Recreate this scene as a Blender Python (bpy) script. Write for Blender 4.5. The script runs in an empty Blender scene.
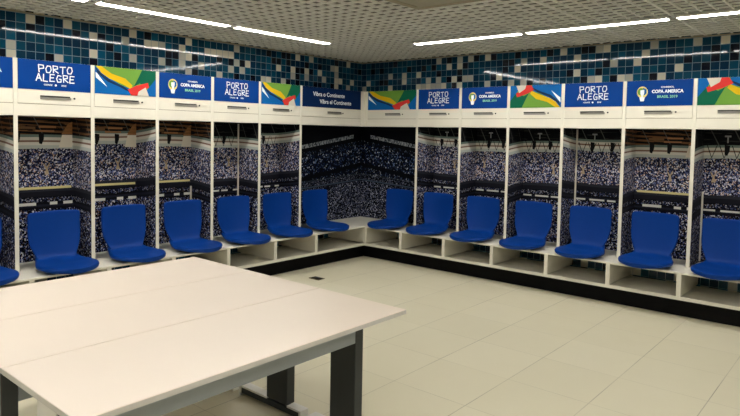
import bpy, bmesh, math, random
from mathutils import Vector, Matrix

sc = bpy.context.scene
COL = sc.collection
rnd = random.Random(7)

# ---------------------------------------------------------------- camera
W_, H_ = 740.0, 416.0
F_, PITCH, ROLL, YAW = 612.79, 0.0528, -0.0183, 0.7037
PX, PY = 370.77, 166.23
cam = bpy.data.cameras.new('camera')
cam.sensor_fit = 'HORIZONTAL'
cam.sensor_width = 36.0
cam.lens = F_ * 36.0 / W_
cam.shift_x = -(PX - W_ / 2) / W_
cam.shift_y = (PY - H_ / 2) / W_
cam.clip_start = 0.02
camo = bpy.data.objects.new('camera', cam)
COL.objects.link(camo)
fw = Vector((-math.sin(YAW) * math.cos(PITCH), math.cos(YAW) * math.cos(PITCH), -math.sin(PITCH)))
rt = Vector((math.cos(YAW), math.sin(YAW), 0))
up = rt.cross(fw)
r2 = math.cos(ROLL) * rt - math.sin(ROLL) * up
u2 = math.sin(ROLL) * rt + math.cos(ROLL) * up
camo.matrix_world = Matrix(((r2.x, u2.x, -fw.x, 5.7787), (r2.y, u2.y, -fw.y, -6.5926), (r2.z, u2.z, -fw.z, 1.6), (0, 0, 0, 1)))
sc.camera = camo

# ---------------------------------------------------------------- world, exposure
wd = bpy.data.worlds.new('world')
sc.world = wd
wd.use_nodes = True
wd.node_tree.nodes['Background'].inputs[0].default_value = (0.8, 0.85, 1, 1)
wd.node_tree.nodes['Background'].inputs[1].default_value = 0.0
sc.view_settings.view_transform = 'Standard'
sc.view_settings.look = 'None'
sc.view_settings.gamma = 1
sc.view_settings.exposure = 2.37
LAMP = 8.6
LAMP_COL = (1.0, 0.965, 0.91, 1)

# ---------------------------------------------------------------- dimensions (metres)
D = 0.362          # locker depth
DB = 0.656         # bench depth
ZB, ZK = 0.412, 0.162
ZO, ZP, ZSB, ZST, ZC = 1.698, 1.800, 1.916, 2.162, 2.6
BW, WL, WR = 0.6292, 1.519, 1.2357
NL, NR = 6, 6
T = 0.032
ROOM = 9.0
PI = math.pi

# ---------------------------------------------------------------- node helpers
def lin(c):
    return tuple((x / 12.92 if x <= 0.04045 else ((x + 0.055) / 1.055) ** 2.4) for x in [v / 255 for v in c]) + (1,)

class N:
    def __init__(s, name):
        s.m = bpy.data.materials.new(name); s.m.use_nodes = True
        s.t = s.m.node_tree; s.n = s.t.nodes; s.b = s.n['Principled BSDF']
    def link(s, a, b): s.t.links.new(a, b)
    def new(s, k, **kw):
        x = s.n.new(k)
        for a, v in kw.items(): setattr(x, a, v)
        return x
    def put(s, sock, v):
        if hasattr(v, 'links') or hasattr(v, 'is_output'): s.link(v, sock)
        else: sock.default_value = v
    def math(s, op, a, b=0.0, c=0.0):
        x = s.new('ShaderNodeMath', operation=op)
        s.put(x.inputs[0], a); s.put(x.inputs[1], b)
        if op in ('MULTIPLY_ADD', 'COMPARE', 'SMOOTH_MIN'): s.put(x.inputs[2], c)
        return x.outputs[0]
    def mix(s, f, a, b):
        x = s.new('ShaderNodeMix', data_type='RGBA')
        s.put(x.inputs[0], f); s.put(x.inputs[6], a); s.put(x.inputs[7], b)
        return x.outputs[2]
    def ramp(s, f, stops, interp='CONSTANT'):
        x = s.new('ShaderNodeValToRGB'); r = x.color_ramp; r.interpolation = interp
        while len(r.elements) > 1: r.elements.remove(r.elements[-1])
        r.elements[0].position = stops[0][0]; r.elements[0].color = stops[0][1]
        for p, c in stops[1:]:
            e = r.elements.new(p); e.color = c
        s.put(x.inputs[0], f)
        return x.outputs[0]
    def comb(s, x_, y_, z_):
        c = s.new('ShaderNodeCombineXYZ')
        for i, v in enumerate((x_, y_, z_)): s.put(c.inputs[i], v)
        return c.outputs[0]
    def sep(s, v):
        c = s.new('ShaderNodeSeparateXYZ'); s.link(v, c.inputs[0]); return c.outputs
    def noise(s, v, scale, detail=2.0):
        c = s.new('ShaderNodeTexNoise'); s.link(v, c.inputs['Vector']); c.inputs['Scale'].default_value = scale
        c.inputs['Detail'].default_value = detail
        return c.outputs[0]
    def coord(s, w='Object'):
        return s.new('ShaderNodeTexCoord').outputs[w]
    def bump(s, h, strength, dist=0.01):
        b = s.new('ShaderNodeBump'); b.inputs['Strength'].default_value = strength; b.inputs['Distance'].default_value = dist
        s.put(b.inputs['Height'], h); s.link(b.outputs[0], s.b.inputs['Normal'])

def plain(name, rgb, rough=0.5, metal=0.0, var=0.03, scale=12, spec=0.5, bump=0.0):
    k = N(name)
    c = lin(rgb)
    n = k.noise(k.coord(), scale, 3)
    d = tuple(max(0, x * (1 - var * 2)) for x in c[:3]) + (1,)
    k.link(k.ramp(n, [(0.3, d), (0.7, c)], 'LINEAR'), k.b.inputs['Base Color'])
    k.b.inputs['Roughness'].default_value = rough
    k.b.inputs['Metallic'].default_value = metal
    k.b.inputs['Specular IOR Level'].default_value = spec
    if bump: k.bump(k.noise(k.coord(), 300, 2), bump, 0.001)
    return k.m

M = {}
M['white'] = plain('white_laminate', (224, 220, 205), 0.38, scale=3)
M['seam'] = plain('seam_grey', (150, 140, 118), 0.6)
M['kick'] = plain('black_toe_kick', (4, 4, 6), 0.5, spec=0.1)
M['seat'] = plain('blue_plastic', (0, 52, 128), 0.5, var=0.02, scale=30, spec=0.14, bump=0.05)
M['dark'] = plain('dark_steel', (48, 52, 54), 0.4, metal=0.3)
M['beam'] = plain('grey_blue_steel', (146, 154, 160), 0.4, metal=0.15)
M['foot'] = plain('pale_grey_cap', (224, 222, 216), 0.4)
M['desktop'] = plain('cream_desktop', (232, 219, 204), 0.33, scale=2, var=0.015)
M['edge'] = plain('grey_edge_band', (188, 185, 178), 0.5)
M['grille'] = plain('aluminium_grille', (226, 226, 220), 0.55, scale=2)
M['plenum'] = plain('grey_plenum', (112, 112, 106), 0.9)
M['plaster'] = plain('pale_plaster', (236, 233, 224), 0.8)
M['black'] = plain('black_plastic', (18, 18, 18), 0.5)
M['grey'] = plain('grey_metal', (150, 148, 140), 0.4, metal=0.4)
M['ac'] = plain('ceiling_plate', (150, 146, 128), 0.7)
M['brass'] = plain('bronze_cover', (92, 78, 50), 0.35, metal=0.7)
def pr(name, rgb): M[name] = plain(name, rgb, 0.45, var=0.01, spec=0.12)
for nm, c in dict(print_blue=(0, 56, 130), print_navy=(2, 32, 76), print_white=(236, 240, 244), print_sky=(10, 92, 160), print_yellow=(206, 170, 20), print_lime=(104, 148, 60),
                  print_green=(10, 92, 66), print_red=(200, 52, 48), print_cream=(206, 200, 186), print_ink=(20, 44, 74), print_gold=(226, 206, 120), print_mint=(140, 210, 170),
                  print_tan=(170, 152, 126), print_banner=(214, 214, 204), print_parapet=(208, 198, 140), print_orange=(160, 112, 72), print_brown=(112, 82, 52), print_black=(12, 13, 18), print_grey=(140, 142, 140), print_pale=(226, 220, 206)).items():
    pr(nm, c)

def lamp_mat():
    k = N('lamp_diffuser')
    k.b.inputs['Base Color'].default_value = (0.9, 0.9, 0.9, 1)
    k.b.inputs['Emission Color'].default_value = LAMP_COL
    k.b.inputs['Emission Strength'].default_value = LAMP
    return k.m
M['lamp'] = lamp_mat()

def tile_mat():
    """glazed mosaic wall tiles, 79 mm pitch: u runs along the wall, v is height"""
    k = N('mosaic_wall_tiles')
    uv = k.sep(k.coord('UV'))
    P = 0.0790
    a = k.math('DIVIDE', uv[0], P); b = k.math('DIVIDE', k.math('SUBTRACT', uv[1], 0.026), 0.0800)
    fa = k.math('FLOOR', a); fb = k.math('FLOOR', b)
    wn = k.new('ShaderNodeTexWhiteNoise', noise_dimensions='3D'); k.link(k.comb(fa, fb, 3.7), wn.inputs[0])
    wn2 = k.new('ShaderNodeTexWhiteNoise', noise_dimensions='3D'); k.link(k.comb(fa, fb, 9.1), wn2.inputs[0])
    col = k.ramp(wn.outputs[0], [(0, lin((6, 52, 76))), (0.25, lin((12, 66, 90))), (0.42, lin((8, 44, 70))), (0.56, lin((14, 76, 104))), (0.66, lin((8, 14, 30))), (0.805, lin((198, 194, 176))), (0.92, lin((168, 168, 158)))])
    fra = k.math('FRACT', a); frb = k.math('FRACT', b)
    ea = k.math('MINIMUM', fra, k.math('SUBTRACT', 1.0, fra)); eb = k.math('MINIMUM', frb, k.math('SUBTRACT', 1.0, frb))
    e = k.math('MINIMUM', ea, eb)
    g = k.math('LESS_THAN', e, 0.028)
    k.link(k.mix(g, col, lin((112, 138, 150))), k.b.inputs['Base Color'])
    k.link(k.math('MULTIPLY_ADD', g, 0.6, 0.05), k.b.inputs['Roughness'])
    # every tile sits a hair out of true, and is a little pillowed
    t1 = k.math('MULTIPLY', k.math('SUBTRACT', fra, 0.5), k.math('SUBTRACT', wn2.outputs[0], 0.5))
    s3 = k.sep(wn2.outputs[1])
    t2 = k.math('MULTIPLY', k.math('SUBTRACT', frb, 0.5), k.math('SUBTRACT', s3[1], 0.5))
    h = k.math('ADD', k.math('MULTIPLY', k.math('ADD', t1, t2), 0.14), k.math('MINIMUM', k.math('MULTIPLY', e, 12.0), 0.2))
    k.bump(h, 0.5, 0.0035)
    k.b.inputs['Specular IOR Level'].default_value = 0.35
    return k.m
M['tiles'] = tile_mat()

def floor_mat():
    k = N('beige_floor_tiles')
    o = k.coord(); s = k.sep(o); P = 0.5355
    a = k.math('DIVIDE', k.math('SUBTRACT', s[0], 0.175), P); b = k.math('DIVIDE', k.math('ADD', s[1], 1.36), P)
    fra = k.math('FRACT', a); frb = k.math('FRACT', b)
    ea = k.math('MINIMUM', fra, k.math('SUBTRACT', 1.0, fra)); eb = k.math('MINIMUM', frb, k.math('SUBTRACT', 1.0, frb))
    ga = k.math('LESS_THAN', ea, 0.0052)
    gb = k.math('MULTIPLY', k.math('LESS_THAN', eb, 0.0045), 0.6)
    wn = k.new('ShaderNodeTexWhiteNoise', noise_dimensions='3D'); k.link(k.comb(k.math('FLOOR', a), k.math('FLOOR', b), 0.5), wn.inputs[0])
    base = k.mix(wn.outputs[0], lin((210, 204, 178)), lin((215, 209, 184)))
    base = k.mix(k.math('MULTIPLY', k.noise(o, 2.2, 4), 0.35), base, lin((200, 194, 168)))
    g = k.math('MULTIPLY', k.math('MAXIMUM', ga, gb), k.math('MULTIPLY_ADD', k.noise(o, 1.7, 3), 1.2, -0.15))
    k.link(k.mix(g, base, lin((112, 104, 84))), k.b.inputs['Base Color'])
    k.link(k.math('MULTIPLY_ADD', k.noise(o, 6, 3), 0.15, 0.26), k.b.inputs['Roughness'])
    k.b.inputs['Specular IOR Level'].default_value = 0.35
    return k.m
M['floor'] = floor_mat()

def crowd_mat(name, style, seed):
    """a printed photograph of a stadium: bands by height, speckled crowd"""
    k = N(name)
    uvo = k.coord('UV'); s = k.sep(uvo); u, v = s[0], s[1]
    off = k.comb(k.math('ADD', u, seed * 3.17), v, 0.0)
    night = style == 'night'
    if night:      # the stands rise away from the corner of the room
        vv = k.math('SUBTRACT', k.math('ADD', v, 0), k.math('MULTIPLY', k.math('ABSOLUTE', u), -0.145))
        vv = k.math('SUBTRACT', vv, 0.145)
        vl = k.math('SUBTRACT', k.math('ADD', v, k.math('MULTIPLY', k.math('ABSOLUTE', u), 0.06)), 0.03)
    else:
        vv = k.math('ADD', v, k.math('MULTIPLY', k.math('MULTIPLY', u, u), {0: 0.10, 1: -0.12, 2: 0.05}[seed % 3]))
        vv = k.math('ADD', vv, {0: 0.0, 1: -0.025, 2: 0.015}[seed % 3])
        vl = vv
    jit = k.math('MULTIPLY', k.math('SUBTRACT', k.noise(off, 55, 1), 0.5), 0.035)
    vj = k.math('ADD', vv, jit)
    t = k.math('DIVIDE', k.math('SUBTRACT', vj, 0.4), 1.4)
    P = lambda z: (z - 0.4) / 1.4
    # how crowded each height is
    dk, wh = (0, 0, 0, 1), (1, 1, 1, 1)
    crowd = k.ramp(t, [(0, wh), (P(.885), dk), (P(.95), (.5, .5, .5, 1)), (P(.99), dk), (P(1.075), wh), (P(1.425), dk)])
    # crowd speckle
    def vor(scale, sx):
        x = k.new('ShaderNodeTexVoronoi'); x.inputs['Scale'].default_value = scale
        k.link(k.comb(k.math('MULTIPLY', k.math('ADD', u, seed * 2.3), sx), v, 0.0), x.inputs['Vector'])
        w = k.sep(x.outputs['Color']); return w[0]
    if night:
        up_ = k.ramp(vor(70, 1.2), [(0, lin((3, 5, 12))), (.58, lin((12, 18, 40))), (.76, lin((28, 44, 84))), (.89, lin((100, 122, 158))), (.96, lin((200, 208, 220)))])
        lo_ = k.ramp(vor(94, 1.1), [(0, lin((4, 5, 10))), (.58, lin((26, 32, 54))), (.74, lin((100, 106, 134))), (.90, lin((176, 180, 196)))])
    else:
        up_ = k.ramp(vor(92, 1.15), [(0, lin((5, 6, 16))), (.36, lin((34, 40, 70))), (.52, lin((92, 104, 150))), (.66, lin((156, 162, 190))), (.74, lin((44, 34, 40))), (.81, lin((224, 222, 228))), (.93, lin((206, 176, 154)))])
        lo_ = k.ramp(vor(94, 1.1), [(0, lin((6, 7, 14))), (.44, lin((24, 30, 62))), (.66, lin((92, 104, 152))), (.82, lin((204, 206, 218))), (.94, lin((120, 100, 90)))])
    clump = k.noise(off, 7, 2)
    if not night:
        up_ = k.mix(k.math('MULTIPLY', clump, 0.28), up_, lin((52, 60, 100)))
    cr = k.mix(k.math('GREATER_THAN', vl, 0.99), lo_, up_)
    # base bands behind
    sm = k.math('DIVIDE', k.math('SUBTRACT', vl, 0.4), 1.4)
    if night:
        base = k.ramp(sm, [(0, lin((8, 9, 14))), (P(.905), lin((66, 78, 96))), (P(.925), lin((8, 10, 16))), (P(.99), lin((58, 64, 66))), (P(1.005), lin((8, 10, 16)))])
        crowd = k.ramp(t, [(0, wh), (P(.80), (.5, .5, .5, 1)), (P(.99), dk), (P(1.05), (.9, .9, .9, 1)), (P(1.30), (.35, .35, .35, 1)), (P(1.36), dk)])
        band = k.ramp(k.math('DIVIDE', k.math('SUBTRACT', k.math('ADD', v, k.math('MULTIPLY', k.math('ABSOLUTE', u), 0.145)), 0.4), 1.4),
                      [(0, dk), (P(1.555), wh), (P(1.605), dk)])
        edge = k.math('GREATER_THAN', k.math('ABSOLUTE', u), 0.17)
        cell = k.new('ShaderNodeTexVoronoi'); cell.inputs['Scale'].default_value = 60
        k.link(k.comb(k.math('MULTIPLY', u, 1.5), k.math('MULTIPLY', v, 0.7), 0.0), cell.inputs['Vector'])
        c2 = k.ramp(k.sep(cell.outputs['Color'])[0], [(0, lin((50, 56, 62))), (.3, lin((150, 156, 160))), (.75, lin((96, 104, 110)))])
        base = k.mix(k.math('MULTIPLY', k.sep(band)[0], edge), base, c2)
        # wherever the band shows no crowd shows
        crowd = k.mix(k.sep(band)[0], crowd, dk)
        crowd = k.mix(k.math('COMPARE', vl, 0.915, 0.013), crowd, dk)
    else:
        warm = style == 'warm'
        beam = k.math('FRACT', k.math('MULTIPLY', k.math('ADD', v, k.math('MULTIPLY', u, 0.04)), 24.0 if warm else 30.0))
        bn = k.noise(k.comb(k.math('MULTIPLY', k.math('ADD', u, seed * 1.7), 1.0), k.math('MULTIPLY', v, 9.0), 0.0), 5.5, 2)
        b1 = k.math('MULTIPLY', k.math('GREATER_THAN', beam, 0.52), k.math('GREATER_THAN', bn, 0.44 if warm else 0.56))
        roof = k.mix(b1, lin((20, 18, 20)) if warm else lin((6, 8, 14)), lin((112, 78, 50)) if warm else lin((44, 44, 42)))
        strut = k.math('LESS_THAN', k.math('FRACT', k.math('MULTIPLY', k.math('ADD', u, k.math('MULTIPLY', v, 0.5)), 5.0)), 0.05)
        roof = k.mix(k.math('MULTIPLY', strut, 0.6), roof, lin((100, 100, 96)))
        base = k.ramp(sm, [(0, lin((14, 15, 24))), (P(.905), lin((30, 32, 44))), (P(.93), lin((12, 13, 20))), (P(1.0), lin((24, 25, 34))), (P(1.045), lin((40, 42, 50))),
                           (P(1.425), lin((186, 192, 188))), (P(1.46), lin((216, 214, 204))), (P(1.486), lin((130, 104, 92))), (P(1.500), lin((200, 198, 188))), (P(1.53), lin((104, 120, 114))), (P(1.556), dk)])
        base = k.mix(k.math('GREATER_THAN', vv, 1.556), base, roof)
    out = k.mix(k.sep(crowd)[0], base, cr)
    k.link(out, k.b.inputs['Base Color'])
    k.b.inputs['Roughness'].default_value = 0.6
    k.b.inputs['Specular IOR Level'].default_value = 0.08
    return k.m

# ---------------------------------------------------------------- mesh helpers
def obj(name, bm, mats, parent=None, smooth=False, bevel=0.0, loc=None, solid=0.0, sub=0):
    me = bpy.data.meshes.new(name)
    bmesh.ops.recalc_face_normals(bm, faces=bm.faces) if solid == 0 else None
    bm.to_mesh(me); bm.free()
    if not isinstance(mats, (list, tuple)): mats = [mats]
    for m in mats: me.materials.append(m)
    if smooth:
        for p in me.polygons: p.use_smooth = True
    o = bpy.data.objects.new(name, me); COL.objects.link(o)
    if loc is not None: o.location = loc
    if parent is not None: o.parent = parent
    if solid:
        x = o.modifiers.new('s', 'SOLIDIFY'); x.thickness = solid; x.offset = 0
    if bevel:
        x = o.modifiers.new('b', 'BEVEL'); x.width = bevel; x.segments = 2; x.limit_method = 'ANGLE'
    if sub:
        x = o.modifiers.new('u', 'SUBSURF'); x.levels = sub; x.render_levels = sub
    return o

def box(bm, a, b, mi=0):
    x0, y0, z0 = [min(a[i], b[i]) for i in range(3)]; x1, y1, z1 = [max(a[i], b[i]) for i in range(3)]
    v = [bm.verts.new(p) for p in ((x0, y0, z0), (x1, y0, z0), (x1, y1, z0), (x0, y1, z0), (x0, y0, z1), (x1, y0, z1), (x1, y1, z1), (x0, y1, z1))]
    for f in ((0, 3, 2, 1), (4, 5, 6, 7), (0, 1, 5, 4), (1, 2, 6, 5), (2, 3, 7, 6), (3, 0, 4, 7)):
        bm.faces.new([v[i] for i in f]).material_index = mi
def bx(a, b):
    bm = bmesh.new(); box(bm, a, b); return bm

def thing(name, label, cat, loc=(0, 0, 0), rz=0.0, group=None):
    o = bpy.data.objects.new(name, None); COL.objects.link(o)
    o.empty_display_size = 0.1
    o.location = loc; o.rotation_euler = (0, 0, rz)
    o['label'] = label; o['category'] = cat
    if group: o['group'] = group
    return o
def tag(o, label, cat, group=None):
    o['label'] = label; o['category'] = cat
    if group: o['group'] = group
    return o
def struct(name, bm, m, **k):
    o = obj(name, bm, m, **k); o['kind'] = 'structure'; return o

def uvwall(o, axis):
    """UV in metres: u along the wall, v height"""
    me = o.data; l = me.uv_layers.new(name='UVMap')
    for lp in me.loops:
        c = me.vertices[lp.vertex_index].co
        l.data[lp.index].uv = ((c.y + 20 * 0.079 + 4.29 + 0.079 * 100 if axis == 'y' else c.x - 3.551 + 0.079 * 300), c.z)

# ---------------------------------------------------------------- room shell
struct('floor', bx((-0.1, -ROOM - .1, -0.1), (ROOM + .1, 0.1, 0)), M['floor'])
struct('ceiling', bx((-0.1, -ROOM - .1, ZC + 0.07), (ROOM + .1, 0.1, ZC + 0.17)), M['plenum'])
w = struct('wall_left', bx((-0.1, -ROOM, 0), (0, 0, ZC + .07)), M['tiles']); uvwall(w, 'y')
w = struct('wall_back', bx((-0.1, 0, 0), (ROOM + .1, 0.1, ZC + .07)), M['tiles']); uvwall(w, 'x')
struct('wall_right', bx((ROOM, -ROOM, 0), (ROOM + .1, 0, ZC + .07)), M['plaster'])
struct('wall_front', bx((-0.1, -ROOM - .1, 0), (ROOM + .1, -ROOM, ZC + .07)), M['plaster'])

# open-cell ceiling grille in 0.66 m panels, six cells each way, narrow gap between panels
PAN, O0 = 0.66, 0.41 - 0.66
def grille():
    bm = bmesh.new(); z0, z1 = ZC, ZC + 0.014; t = 0.0062; g = 0.006
    lines = []
    k = 0
    while True:
        base = O0 + k * PAN
        if base > ROOM: break
        for c in range(7):
            p = base + g + (PAN - 2 * g) * c / 6
            lines.append(p)
        k += 1
    for p in lines:
        if 0.005 < p < ROOM - 0.005:
            box(bm, (p - t, -ROOM + .001, z0), (p + t, -0.001, z1))
            box(bm, (0.001, -p - t, z0 + .0004), (ROOM - .001, -p + t, z1 - .0004))
    return bm
struct('ceiling_grille', grille(), M['grille'])
def reveal():
    bm = bmesh.new()
    box(bm, (0.0005, -ROOM + .01, ZC - 0.012), (0.02, -0.0005, ZC - .0005)); box(bm, (0.0205, -0.02, ZC - 0.012), (ROOM - .01, -0.0005, ZC - .0005))
    return bm
struct('trim_1', reveal(), M['seam'])

# ---------------------------------------------------------------- ceiling lamps
def lamp(a, b, label):
    """strip lamp between two points of the ceiling"""
    ax = 'y' if abs(a[0] - b[0]) < 1e-6 else 'x'
    cx, cy = (a[0] + b[0]) / 2, (a[1] + b[1]) / 2
    L = abs(a[0] - b[0]) + abs(a[1] - b[1])
    t = thing('ceiling_lamp', label, 'lamp', (cx, cy, ZC - 0.0285 + .012), 0 if ax == 'x' else PI / 2, 'linear ceiling lamps')
    bm = bmesh.new()
    box(bm, (-L / 2, -.052, .012), (L / 2, .052, .016)); box(bm, (-L / 2 - .004, -.056, 0), (-L / 2, .056, .016)); box(bm, (L / 2, -.056, 0), (L / 2 + .004, .056, .016))
    for q in (-1, 1): box(bm, (-L / 2, q * .0475, -.005), (L / 2, q * .056, .0119))
    obj('housing', bm, M['plaster'], t)
    obj('diffuser', bx((-L / 2, -.047, -.003), (L / 2, .047, .0118)), M['lamp'], t, bevel=.004)
    return t
XL, YL = 1.0, -1.16
lamp((XL, -1.72), (XL, -2.955), 'lit white strip lamp above left lockers, ending nearest the room corner')
lamp((XL, -3.05), (XL, -4.285), 'lit white strip lamp above left lockers, second from the room corner')
lamp((XL, -4.38), (XL, -5.615), 'lit white strip lamp above left lockers, third from the room corner')
lamp((1.775, YL), (3.01, YL), 'lit white strip lamp above back lockers, ending nearest the room corner')
lamp((3.085, YL), (4.33, YL), 'lit white strip lamp above back lockers, second from the room corner')
lamp((4.405, YL), (5.64, YL), 'lit white strip lamp above back lockers, cut by the right edge of the view')
for i, (x, y, nm) in enumerate([(5.4, -3.9, 'added unseen strip lamp on the ceiling right of the desks'),  # out-of-view lamps, added to fill the room with more light
                                (5.4, -5.3, 'added strip lamp on the ceiling just in front of the viewer, out of view'),
                                (2.5, -5.3, 'added unseen strip lamp on the ceiling over the far left side of the desks'),
                                (5.4, -6.7, 'added unseen strip lamp on the ceiling right above the viewer'),
                                (2.5, -6.7, 'added unseen strip lamp on the ceiling beyond the near left desk end'),
                                (6.9, -3.2, 'added strip lamp in the right part of the ceiling, out of view'),
                                (6.9, -4.6, 'added strip lamp right of the desks, out of view'),
                                (6.9, -6.2, 'added unseen strip lamp behind the viewer on the right'),
                                (1.0, -7.0, 'added unseen strip lamp carrying on the row above the left lockers'),
                                (4.0, -7.6, 'added unseen strip lamp behind the viewer in the middle')]):
    lamp((x, y - .62), (x, y + .62), nm)

t = thing('ceiling_panel', 'smooth grey square plate in the grid ceiling, top middle of the view', 'ceiling panel', (3.19, -2.945, ZC))
bm = bmesh.new(); box(bm, (-.31, -.31, -.02), (.31, .31, -.0006)); obj('plate', bm, M['ac'], t, bevel=.008)
bm = bmesh.new()
for s_ in (-1, 1):
    box(bm, (-.22, s_ * .255 - .02, -.024), (.22, s_ * .255 + .02, -.0203)); box(bm, (s_ * .255 - .02, -.20, -.024), (s_ * .255 + .02, .20, -.0203))
obj('air_slot', bm, M['seam'], t)
obj('centre_grille', bx((-.17, -.17, -.026), (.17, .17, -.0203)), M['ac'], t, bevel=.003)

# ---------------------------------------------------------------- signs
def poly(bm, pts, y, mi=0, th=0.0004):
    """thin printed shape: pts in (x, z)"""
    vs = [bm.verts.new((x, y, z)) for x, z in pts]
    f = bm.faces.new(vs); f.material_index = mi
    r = bmesh.ops.extrude_face_region(bm, geom=[f])
    for g in r['geom']:
        if isinstance(g, bmesh.types.BMVert): g.co.y += th
    return f

def text(s, size, x, z, y, mat, parent, name='lettering', bold=0.0, shear=0.0, sx=1.0, space=1.0, align='CENTER'):
    c = bpy.data.curves.new(name, 'FONT'); c.body = s; c.size = size; c.align_x = align; c.align_y = 'CENTER'
    c.offset = bold; c.shear = shear; c.space_character = space; c.extrude = 0.0003; c.resolution_u = 3
    c.materials.append(mat)
    tmp = bpy.data.objects.new(name, c); COL.objects.link(tmp)
    bpy.context.view_layer.update()
    me = bpy.data.meshes.new_from_object(tmp.evaluated_get(bpy.context.evaluated_depsgraph_get()))
    bpy.data.objects.remove(tmp); bpy.data.curves.remove(c)
    o = bpy.data.objects.new(name, me); COL.objects.link(o); o.parent = parent
    o.rotation_euler = (PI / 2, 0, 0); o.location = (x, y, z); o.scale = (sx, 1, 1)
    return o

def strokes(bm, lines, y, r):
    for pts in lines:
        for (x0, z0), (x1, z1) in zip(pts, pts[1:]):
            d = Vector((x1 - x0, z1 - z0)); n = Vector((-d.y, d.x)).normalized() * r; e = d.normalized() * r * .8
            q = [(x0 - e.x + n.x, z0 - e.y + n.y), (x1 + e.x + n.x, z1 + e.y + n.y), (x1 + e.x - n.x, z1 + e.y - n.y), (x0 - e.x - n.x, z0 - e.y - n.y)]
            vs = [bm.verts.new((a, y, b)) for a, b in q]; bm.faces.new(vs)
GL = {  # hand-drawn capitals, unit box
 'P': [[(0.08, 0), (0, 1), (.62, .96), (.66, .55), (.05, .42)]], 'O': [[(.1, .05), (0, .55), (.2, .98), (.6, .95), (.7, .45), (.5, .02), (.1, .05)]],
 'R': [[(.05, 0), (0, 1), (.58, .95), (.6, .6), (.05, .48), (.68, 0)]], 'T': [[(-.02, .96), (.72, 1)], [(.36, .98), (.33, 0)]],
 'A': [[(0, 0), (.34, 1), (.72, 0)], [(.12, .34), (.6, .36)]], 'L': [[(.08, 1), (.03, .04), (.6, 0)]], 'E': [[(.62, .98), (.06, 1), (0, 0), (.62, .03)], [(.04, .5), (.5, .53)]],
 'G': [[(.62, .9), (.2, 1), (0, .5), (.15, .02), (.6, .05), (.64, .45), (.36, .45)]]}
def drawn(bm, word, cx, cz, h, w, gap, y, r):
    n = len(word); tot = n * w + (n - 1) * gap; x = cx - tot / 2
    for i, ch in enumerate(word):
        dz = (-1) ** i * h * .03
        strokes(bm, [[(x + a / .7 * w, cz - h / 2 + dz + b * h) for a, b in l] for l in GL[ch]], y - .00002 * i, r); x += w + gap

def disc(cx, cz, rx, rz, n=28): return [(cx + rx * math.cos(2 * PI * i / n), cz + rz * math.sin(2 * PI * i / n)) for i in range(n)]

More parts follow.
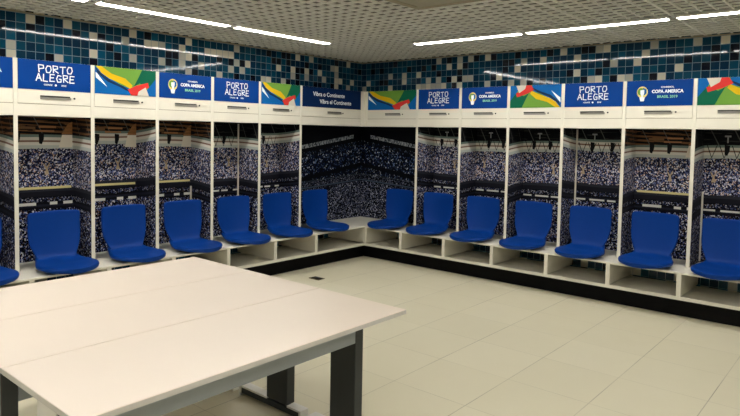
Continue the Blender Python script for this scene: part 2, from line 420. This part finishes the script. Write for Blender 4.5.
def make_sign(parent, kind, w, y):
    """the sign on a locker door; x centred, width w"""
    z0, z1 = ZSB, ZST - .002; h = z1 - z0; zc = (z0 + z1) / 2
    basem = M['print_navy'] if kind == 'vibra' else M['print_blue'] if kind != 'art' and kind != 'art_turned' else M['print_sky']
    b = obj('sign_board', bx((-w / 2, y, z0), (w / 2, y + .003, z1)), basem, parent)
    yy = y - .0006
    if kind == 'porto':
        bm = bmesh.new()
        drawn(bm, 'PORTO', 0, zc + .054, .058, .043, .015, yy, .0043)
        obj('lettering', bm, M['print_white'], b); bm = bmesh.new()
        drawn(bm, 'ALEGRE', 0, zc - .019, .058, .041, .0135, yy, .0043)
        obj('lettering', bm, M['print_white'], b)
        text('CIDADE', .019, -.062, zc - .078, yy, M['print_white'], b, 'small_lettering', .0003)
        text('SEDE', .019, .066, zc - .078, yy, M['print_white'], b, 'small_lettering', .0003)
        bm = bmesh.new(); poly(bm, disc(0, zc - .078, .009, .009, 10), yy); obj('dot', bm, M['print_white'], b)
    elif kind == 'copa':
        ex, ez = -.150, zc - .002
        bm = bmesh.new()
        poly(bm, disc(ex, ez + .012, .050, .056), yy, 0)
        poly(bm, [(ex - .026, ez - .034), (ex + .026, ez - .034), (ex + .016, ez - .074), (ex - .016, ez - .074)], yy - .0002, 2)
        poly(bm, disc(ex - .012, ez + .018, .032, .036), yy - .0004, 1)
        poly(bm, [(ex + .004, ez + .056), (ex + .038, ez + .040), (ex + .040, ez + .002), (ex + .016, ez - .022), (ex + .010, ez + .020)], yy - .0006, 3)
        poly(bm, [(ex - .018, ez + .032), (ex + .018, ez + .036), (ex + .018, ez + .002), (ex + .007, ez - .024), (ex + .010, ez - .066), (ex - .012, ez - .066), (ex - .007, ez - .024), (ex - .018, ez + .002)], yy - .0008, 2)
        obj('trophy_emblem', bm, [M['print_gold'], M['print_lime'], M['print_white'], M['print_sky']], b)
        text('CONMEBOL', .021, .075, zc + .054, yy, M['print_white'], b, 'small_lettering', .0006)
        text('COPA AMERICA', .042, .075, zc + .014, yy, M['print_white'], b, 'lettering', .0016, sx=.92)
        text('BRASIL 2019', .034, .075, zc - .036, yy, M['print_mint'], b, 'year_lettering', .0008)
    elif kind == 'vibra':
        text('Vibra o Continente', .072, -.07, zc + .038, yy, M['print_white'], b, 'lettering', .0012)
        text('Vibra el Continente', .072, .05, zc - .050, yy, M['print_white'], b, 'lettering', .0012)
    else:
        fl = -1 if kind == 'art_turned' else 1
        def P_(pts): return [(fl * (a - .5) * w, zc + fl * (.5 - c) * h) for a, c in pts]
        bm = bmesh.new()
        poly(bm, P_([(0, 0), (1, 0), (1, 1), (.55, 1), (.60, .78), (.40, .62), (.18, .35)]), yy, 0)                      # lime field
        poly(bm, P_([(.02, .0), (.10, 0), (.26, .24), (.48, .38), (.60, .62), (.57, .76), (.44, .60), (.22, .42), (.10, .24)]), yy - .0005, 1)   # yellow ribbon
        poly(bm, P_([(0, .04), (.10, .26), (.24, .48), (.44, .66), (.56, .84), (.55, .89), (.40, .72), (.20, .55), (.05, .28)]), yy - .0007, 5)   # dark line
        poly(bm, P_([(.0, .08), (.05, .28), (.20, .55), (.40, .72), (.56, .90), (.56, 1), (0, 1)]), yy - .0009, 7)
        poly(bm, P_([(.76, .0), (1, 0), (1, 1), (.84, 1), (.86, .70), (.72, .52), (.62, .66), (.70, .30)]), yy - .0006, 2)   # green
        poly(bm, P_([(1, .30), (1, 1), (.88, 1), (.84, .78)]), yy - .0010, 7)
        poly(bm, P_([(.52, .78), (.66, .62), (.86, .48), (.88, .66), (.78, .76), (.74, 1), (.58, 1)]), yy - .0012, 3)    # red
        poly(bm, P_([(.70, .84), (.82, .66), (.88, 1), (.68, 1)]), yy - .0014, 4)
        poly(bm, P_([(.01, .22), (.045, .30), (.19, .74), (.015, .42)]), yy - .0014, 6)
        obj('abstract_art', bm, [M['print_lime'], M['print_yellow'], M['print_green'], M['print_red'], M['print_cream'], M['print_ink'], M['print_white'], M['print_sky']], b)
    return b

# ---------------------------------------------------------------- lockers
def stadium_shapes(bm, w, style, seed, y, base):
    """larger printed motifs on the back print: speakers, banners, beams, raised arms"""
    r = random.Random(seed * 13 + 5)
    def rect(x0, z0, x1, z1, mi): poly(bm, [(x0, z0), (x1, z0), (x1, z1), (x0, z1)], y, base + mi, .0002)
    h = w / 2
    if style == 'night':
        return
    # speakers hanging in front of the pale band
    for sx_ in ((-.55, .1) if seed % 2 else (-.35, .3)):
        cx = sx_ * h + r.uniform(-.02, .02)
        poly(bm, [(cx - .017, 1.462), (cx + .006, 1.452), (cx + .024, 1.50), (cx + .026, 1.55), (cx - .020, 1.556)], y, base + 0, .0002)
    # banners on the balcony fronts
    if style == 'warm':
        rect(-h * .92, 1.052, h * .95, 1.074, 1)
        for a, b_ in ((-.72, -.10), (.30, .52), (.70, .98)): rect(a * h, .908, b_ * h, .934, 2)
        rect(-.6 * h, 1.588, -.1 * h, 1.61, 3); rect(.0 * h, 1.60, .5 * h, 1.618, 4); rect(-.1 * h, 1.565, .45 * h, 1.58, 4)
        poly(bm, [(h * .66, 1.545), (h * .99, 1.545), (h * .99, 1.66), (h * .86, 1.64)], y, base + 4, .0002)
        for q in range(3): rect(h * (.68 + .04 * q), 1.565 + .032 * q, h * .99, 1.578 + .032 * q, 3)
        poly(bm, [(h * .58, 1.425), (h * .99, 1.425), (h * .99, 1.54), (h * .68, 1.54)], y + .0001, base + 6, .0001)
    else:
        for a, b_ in ((-.95, -.6), (-.45, .1), (.2, .5), (.75, .98)):
            rect(a * h, .918 + .006 * (seed % 3), b_ * h, .936 + .006 * (seed % 3), 2)
        for q in range(5):
            x = -h + (q + .6) * w / 5.6
            poly(bm, [(x, 1.43), (x + .006, 1.43), (x + .05, 1.55), (x + .042, 1.55)], y, base + 0, .0002)
            poly(bm, [(x, 1.43), (x + .006, 1.43), (x - .034, 1.55), (x - .042, 1.55)], y, base + 0, .0002)
        rect(-.35 * h, 1.575, -.31 * h, 1.64, 5); rect(-.42 * h, 1.63, -.24 * h, 1.645, 5)
    # raised pale arms in the crowd
    for q in range(1 if seed % 2 else 2):
        cx = (-.55 + 1.05 * q + (.7 if seed % 2 else 0)) * h + r.uniform(-.05, .05); z = 1.24 + r.uniform(-.03, .03)
        pts = [(-.03, -.05), (.028, -.05), (.020, -.02), (.010, .02), (.040, .09), (.030, .095), (0, .04), (-.035, .085), (-.045, .08), (-.012, .01)]
        poly(bm, [(cx + a_ * .7, z + b_ * .75) for a_, b_ in pts], y, base + 7, .0002)
SHAPES = ['print_black', 'print_parapet', 'print_banner', 'print_brown', 'print_orange', 'print_grey', 'print_pale', 'print_tan']

def locker(wall, i, sign, style, label, strip=None):
    left = wall == 'L'
    far = -1 if left else 1                       # side away from the corner, which carries this bay's own partition
    if i == 0:
        wd_ = WL if left else WR; c = wd_ / 2
    else:
        wd_ = BW; c = (WL if left else WR) + (i - .5) * BW
    loc, rz = ((0, -c, 0), PI / 2) if left else ((c, 0, 0), 0)
    t = thing('locker', label, 'locker', loc, rz, 'white open lockers along the walls')
    xf = far * wd_ / 2; xn = -xf                  # far divider, near (corner) divider
    e = .0006
    # extent between dividers
    if i == 0: a_in = -far * (wd_ / 2 - D - .0005); back_in = -far * (wd_ / 2 - (0.001 if left else 0.004))
    else: a_in = back_in = xn - (-far) * (T / 2)
    a_far = xf - far * T / 2
    lo, hi = min(a_in, a_far), max(a_in, a_far)
    blo, bhi = min(back_in, a_far), max(back_in, a_far)
    # partition
    obj('partition', bx((xf - T / 2, -D, ZB + .0005), (xf + T / 2, -.002, ZST)), M['white'], t, bevel=.0015)
    # upper cabinet: floor board, lid, rail
    if i == 0:
        fl_lo, fl_hi = (blo, bhi) if left else (min(a_in, a_far), bhi)
    else: fl_lo, fl_hi = blo, bhi
    obj('upper_shelf', bx((fl_lo + e, -D + .022, ZO), (fl_hi - e, -.002, ZO + .018)), M['white'], t)
    obj('top_board', bx((fl_lo + e, -D + .022, ZST - .02), (fl_hi - e, -.002, ZST - .002)), M['white'], t)
    obj('rail', bx((lo + e, -D + .003, ZO), (hi - e, -D + .0215, ZP - .005)), M['white'], t, bevel=.001)
    # flap door with its sign, pull and lock
    dr = obj('door', bx((lo + .002, -D + .002, ZP), (hi - .002, -D + .020, ZST - .001)), M['white'], t, bevel=.0015)
    px0 = .06 if i == 0 else .0                   # corner post takes the last bit of the corner signs
    slo, shi = (lo + .003, hi - .003)
    if i == 0:
        if left: shi -= .074
        else: slo += .06
    scx, sw = (slo + shi) / 2, shi - slo
    sg = make_sign(dr, sign, sw, -D - .0015); sg.location.x = scx
    bm = bmesh.new(); hc = scx + (.03 if i == 0 else 0); hz = 1.856; hl = .125
    box(bm, (hc - hl, -D - .006, hz - .016), (hc + hl, -D + .0015, hz + .004), 1); box(bm, (hc - hl, -D - .010, hz + .004), (hc + hl - .01, -D + .0015, hz + .014), 0)
    obj('handle', bm, [M['black'], M['grey']], dr)
    bm = bmesh.new(); bmesh.ops.create_cone(bm, cap_ends=True, segments=12, radius1=.008, radius2=.008, depth=.006, matrix=Matrix.Translation((hc + .155, -D - .001, hz)) @ Matrix.Rotation(PI / 2, 4, 'X'))
    obj('lock', bm, M['black'], dr)
    # seam under the door
    obj('door_seam', bx((lo + e, -D + .005, ZP - .005), (hi - e, -D + .012, ZP)), M['seam'], t)
    if i == 0 and left:
        bm = bmesh.new(); q = wd_ / 2 - D
        box(bm, (q - .074, -D - .003, ZO), (q + .0035, -D + .0018, ZST)); 
        obj('corner_post', bm, M['white'], t)
    if i == 0 and not left:
        bm = bmesh.new(); q = -(wd_ / 2 - D)
        box(bm, (q + .0002, -D - .003, ZO), (q + .058, -D + .0018, ZST)); 
        obj('corner_post', bm, M['white'], t)
    # printed lining: back and both cheeks, UV in metres
    z0, z1 = ZB + .001, ZO - .0005; g = .0012; yb = -.004
    bm = bmesh.new()
    path = []
    if i == 0:
        path = [(a_far - far * g, -D + .004), (a_far - far * g, yb), (back_in - (-far) * 0.002, yb)]
        # u = 0 at the room corner
        us = [wd_ + D, wd_, 0.0]
    else:
        path = [(lo + g, -D + .004), (lo + g, yb), (hi - g, yb), (hi - g, -D + .004)]
        us = [lo - D, lo, hi, hi + D]
    uvl = bm.loops.layers.uv.new('UVMap')
    for k_ in range(len(path) - 1):
        (xa, ya), (xb, yb2) = path[k_], path[k_ + 1]
        vs = [bm.verts.new(p) for p in ((xa, ya, z0), (xb, yb2, z0), (xb, yb2, z1), (xa, ya, z1))]
        f = bm.faces.new(vs)
        for lp, (uu, vv_) in zip(f.loops, ((us[k_], z0), (us[k_ + 1], z0), (us[k_ + 1], z1), (us[k_], z1))): lp[uvl].uv = (uu, vv_)
    stadium_shapes(bm, (hi - lo) - .01, style, i + (10 if left else 0), yb - .0012, 1)
    seed = i + (3 if left else 0)
    obj('stadium_print', bm, [crowd_mat('stadium_print_' + wall.lower() + str(i), style, seed)] + [M[s_] for s_ in SHAPES], t)
    if strip:
        # bright joint where the cheek meets the back
        xs = lo + g if not left else hi - g
        sgn = 1 if not left else -1
        obj('corner_bead', bx((xs + sgn * .001, yb - .001, strip[0]), (xs + sgn * .016, yb - .012, strip[1])), M['white'], t)
    return t

L_ = 'white open locker on the left wall'
R_ = 'white open locker on the back wall'
locker('L', 0, 'vibra', 'night', 'wide corner locker under the navy sign reading Vibra o Continente')
locker('L', 1, 'art', 'dark', L_ + ' under abstract art sign beside the Vibra sign')
locker('L', 2, 'porto', 'dark', L_ + ' under PORTO ALEGRE sign, nearer the corner', (ZB + .01, ZO - .01))
locker('L', 3, 'copa', 'warm', L_ + ' under the COPA AMERICA sign', (ZB + .01, 1.0))
locker('L', 4, 'art', 'warm', 'white open locker under abstract art sign, between PORTO ALEGRE and COPA AMERICA signs')
locker('L', 5, 'porto', 'warm', L_ + ' under PORTO ALEGRE sign, farther from the corner')
locker('L', 6, 'copa', 'warm', L_ + ' cut by the left edge of the view')
locker('R', 0, 'art', 'night', 'wide corner locker on the back wall under green and red abstract sign')
locker('R', 1, 'porto', 'dark', R_ + ' under PORTO ALEGRE sign, nearer the corner')
locker('R', 2, 'copa', 'dark', R_ + ' under COPA AMERICA sign, nearer the corner')
locker('R', 3, 'art_turned', 'dark', R_ + ' under the whole upside-down abstract art sign')
locker('R', 4, 'porto', 'dark', R_ + ' under PORTO ALEGRE sign, farther from the corner', (ZB + .01, ZO - .01))
locker('R', 5, 'copa', 'warm', R_ + ' under COPA AMERICA sign, farther from the corner')
locker('R', 6, 'art_turned', 'dark', R_ + ' cut by the right edge of the view', (ZB + .01, 1.1))

# ---------------------------------------------------------------- benches
def bench(left):
    if left:
        t = thing('bench', 'long white open-fronted box bench with black base along the left wall', 'bench', (0, -WL - NL * BW, 0), PI / 2, 'locker benches')
        L = WL + NL * BW; s0, s1 = 0.0, L                 # local x: 0 is the near end, L the room corner
        X = lambda u_: L - u_
        div = [WL + k * BW for k in range(NL + 1)]
        ulo, uhi = .001, L
    else:
        t = thing('bench', 'long white open-fronted box bench with black base along the back wall', 'bench', (DB + .0005, 0, 0), 0, 'locker benches')
        L = WR + NR * BW
        X = lambda u_: u_ - DB - .0005
        div = [WR + k * BW for k in range(NR + 1)]
        ulo, uhi = DB + .0005, L
    b0 = -.0015
    end = T / 2
    obj('bench_top', bx((X(ulo), b0, ZB - .018), (X(uhi + end), -DB, ZB)), M['white'], t, bevel=.002)
    bm = bmesh.new(); xa, xb = X(ulo), X(uhi + end)
    prof = [(b0, ZK), (-DB, ZK), (-DB, ZK + .030), (-DB + .020, ZK + .030), (-DB + .020, ZK + .012), (b0, ZK + .012)]
    va = [bm.verts.new((xa, q[0], q[1])) for q in prof]; vb = [bm.verts.new((xb, q[0], q[1])) for q in prof]
    bm.faces.new(va); bm.faces.new(vb[::-1])
    for q in range(6): bm.faces.new((va[q], vb[q], vb[(q + 1) % 6], va[(q + 1) % 6]))
    obj('bottom_board', bm, M['white'], t)
    for dv in div:
        obj('divider', bx((X(dv - .019), b0, ZK + .0305), (X(dv + .019), -DB + .002, ZB - .0185)), M['white'], t, bevel=.001)
    if left:
        obj('corner_panel', bx((X(DB - .034), b0, ZK + .0305), (X(DB - .002), -DB + .002, ZB - .0185)), M['white'], t, bevel=.001)
    else:
        obj('corner_panel', bx((X(ulo + .001), b0, ZK + .0305), (X(ulo + .03), -DB + .002, ZB - .0185)), M['white'], t, bevel=.001)
    k0 = DB - .085
    if left: obj('toe_kick', bx((X(.02), -.03, .0005), (X(uhi + end), -k0, ZK - .0005)), M['kick'], t)
    else: obj('toe_kick', bx((X(DB - .084), -.03, .0005), (X(uhi + end), -k0, ZK - .0005)), M['kick'], t)
bench(True); bench(False)
# the base turns the corner: its short return under the overhang of the left bench
# ---------------------------------------------------------------- seats
def sweep(fn, ns, nv):
    bm = bmesh.new(); rows = []
    for i in range(ns + 1):
        rows.append([bm.verts.new(fn(i / ns, -1 + 2 * j / nv)) for j in range(nv + 1)])
    for i in range(ns):
        for j in range(nv):
            bm.faces.new((rows[i][j], rows[i][j + 1], rows[i + 1][j + 1], rows[i + 1][j]))
    bmesh.ops.remove_doubles(bm, verts=bm.verts, dist=.0004)
    return bm
def sstep(a, b, x):
    q = min(1, max(0, (x - a) / (b - a))); return q * q * (3 - 2 * q)
def seat_pan(s, v):
    # narrow waist at the rear, broad oval front
    s2 = 1 - (1 - s) ** 1.5
    if s2 < .5: h = .160 + .078 * sstep(-.1, .5, s2) 
    else: h = .238 * max(0.0, 1 - ((s2 - .5) / .5) ** 2.3) ** .5
    h = max(h, .001)
    y = -.315 - .495 * s2
    z = .470 - .014 * math.sin(PI * min(1, s2 * 1.1)) + .012 * abs(v) ** 2.2 * (1 - s2)
    z -= .030 * sstep(.55, 1.15, s2)
    if s2 < .2: z += .030 * ((.2 - s2) / .2) ** 2
    return (h * v, y, z)
def back_rest(s, v):
    h = .150 + .070 * min(1, (s / .55)) ** .75 if s < .55 else .220
    if s < .55: h = .142 + .078 * math.sin(PI / 2 * s / .55) ** .9
    if s > .9: h *= (1 - .07 * ((s - .9) / .1) ** 2.5)
    z = .468 + .422 * s - .008 * (abs(v) ** 6) * (s ** 12)
    y = -.338 + .055 * s + .020 * math.sin(PI * s) - .030 * v * v
    if s < .14: y -= .040 * ((.14 - s) / .14) ** 2
    return (h * v, y, z)
def make_seat():
    t = thing('locker_chair', 'x', 'seat', group='blue seats on the locker benches')
    obj('seat', sweep(seat_pan, 24, 12), M['seat'], t, smooth=True, solid=.040, bevel=0, sub=1)
    obj('backrest', sweep(back_rest, 22, 14), M['seat'], t, smooth=True, solid=.020, sub=1)
    bm = bmesh.new()
    box(bm, (-.085, -.60, ZB + .0004), (-.055, -.36, .444)); box(bm, (.055, -.60, ZB + .0004), (.085, -.36, .444)); box(bm, (-.055, -.50, ZB + .0004), (.055, -.44, ZB + .014))
    obj('bracket', bm, M['black'], t)
    return t
first = make_seat()
seats = [('L', 1.215, 'blue seat on left bench closest to the corner, under the Vibra sign'),
         ('L', None, 'blue seat on left bench under the abstract sign next to the Vibra sign', 1),
         ('L', None, 'blue seat on left bench under the PORTO ALEGRE sign nearer the corner', 2),
         ('L', None, 'blue seat on left bench under the COPA AMERICA sign', 3),
         ('L', None, 'blue seat on left bench under abstract sign between PORTO ALEGRE and COPA AMERICA', 4),
         ('L', None, 'blue seat on left bench under the farthest PORTO ALEGRE sign, largest in view', 5),
         ('L', None, 'blue seat on left bench cut by the left edge of the view', 6),
         ('R', .945, 'blue seat on back bench closest to the corner, under the abstract sign'),
         ('R', None, 'blue seat on back bench under the PORTO ALEGRE sign nearer the corner', 1),
         ('R', None, 'blue seat on back bench under the COPA AMERICA sign nearer the corner', 2),
         ('R', None, 'blue seat on back bench under the upside-down abstract sign', 3),
         ('R', None, 'blue seat on back bench under the PORTO ALEGRE sign farther from the corner', 4),
         ('R', None, 'blue seat on back bench under the COPA AMERICA sign farther from the corner', 5),
         ('R', None, 'blue seat on back bench cut by the right edge of the view', 6)]
for n, s_ in enumerate(seats):
    left = s_[0] == 'L'
    u_ = s_[1] if s_[1] else (WL if left else WR) + (s_[3] - .5) * BW
    if n == 0: o = first
    else:
        o = first.copy(); COL.objects.link(o)
        for ch in list(first.children):
            c = ch.copy(); COL.objects.link(c); c.parent = o
    if left: o.location = (0, -u_, 0); o.rotation_euler = (0, 0, PI / 2)
    else: o.location = (u_, 0, 0); o.rotation_euler = (0, 0, 0)
    o['label'] = s_[2]

# ---------------------------------------------------------------- desks
TX0, TY1, TL, DW = 2.184, -4.203, 1.597, 0.6045
def desk(k, label):
    x0 = TX0 + k * DW; xc = x0 + DW / 2; yc = TY1 - TL / 2
    t = thing('desk', label, 'desk', (xc, yc, 0), 0, 'cream desks pushed together')
    h = DW / 2 - .0022; l = TL / 2
    bm = bmesh.new(); box(bm, (-h, -l, .718), (h, l, .74)); 
    tp = obj('desktop', bm, M['desktop'], t, bevel=.0015)
    bm = bmesh.new(); zz0, zz1 = .7185, .7372
    box(bm, (h, -l, zz0), (h + .0010, l, zz1)); box(bm, (-h - .001, -l, zz0), (-h, l, zz1)); box(bm, (-h, l, zz0), (h, l + .001, zz1)); box(bm, (-h, -l - .001, zz0), (h, -l, zz1))
    obj('edge_band', bm, M['edge'], tp)
    for s_ in (-1, 1):
        y = s_ * (l - .075)
        dx = 0.0 if k == 2 else .095
        obj('leg', bx((dx - .110, y - .03, .062), (dx + .065, y + .03, .717)), M['dark'], t, bevel=.004)
        bm = bmesh.new()
        box(bm, (-.255, y - .026, .012), (.255, y + .026, .050))
        f = obj('foot', bm, M['dark'], t, bevel=.006)
        obj('leg_cover', bx((dx - .100, y + s_ * .0305, .07), (dx + .055, y + s_ * .0345, .70)), M['foot'], t, bevel=.001)
        for sx_, xi in ((-1, dx - .111), (1, dx + .066)):
            bm = bmesh.new(); box(bm, (sx_ * .272, y - .030, .0505), (xi, y + .030, .0615)); box(bm, (sx_ * .2555, y - .030, .0), (sx_ * .272, y + .030, .0504))
            bmesh.ops.remove_doubles(bm, verts=bm.verts, dist=.0002)
            obj('foot_cap', bm, M['foot'], f)
    obj('beam', bx((dx + .043, -l + .1055, .54), (dx + .0645, l - .1055, .717)), M['beam'], t, bevel=.002)
    return t
desk(0, 'cream topped desk farthest back, running along the blue seats of the left wall')
desk(1, 'cream topped desk in the middle of the three pushed together')
desk(2, 'cream topped desk nearest the open floor, with its dark leg in plain view')

# ---------------------------------------------------------------- floor outlet
t = thing('floor_outlet', 'small bronze and black floor outlet set in the beige tiles near the corner', 'floor outlet', (1.03, -1.88, 0))
obj('cover', bx((-.075, -.05, .0003), (.075, .05, .006)), M['brass'], t, bevel=.002)
obj('socket', bx((-.045, -.03, .0062), (.06, .03, .012)), M['black'], t, bevel=.002)
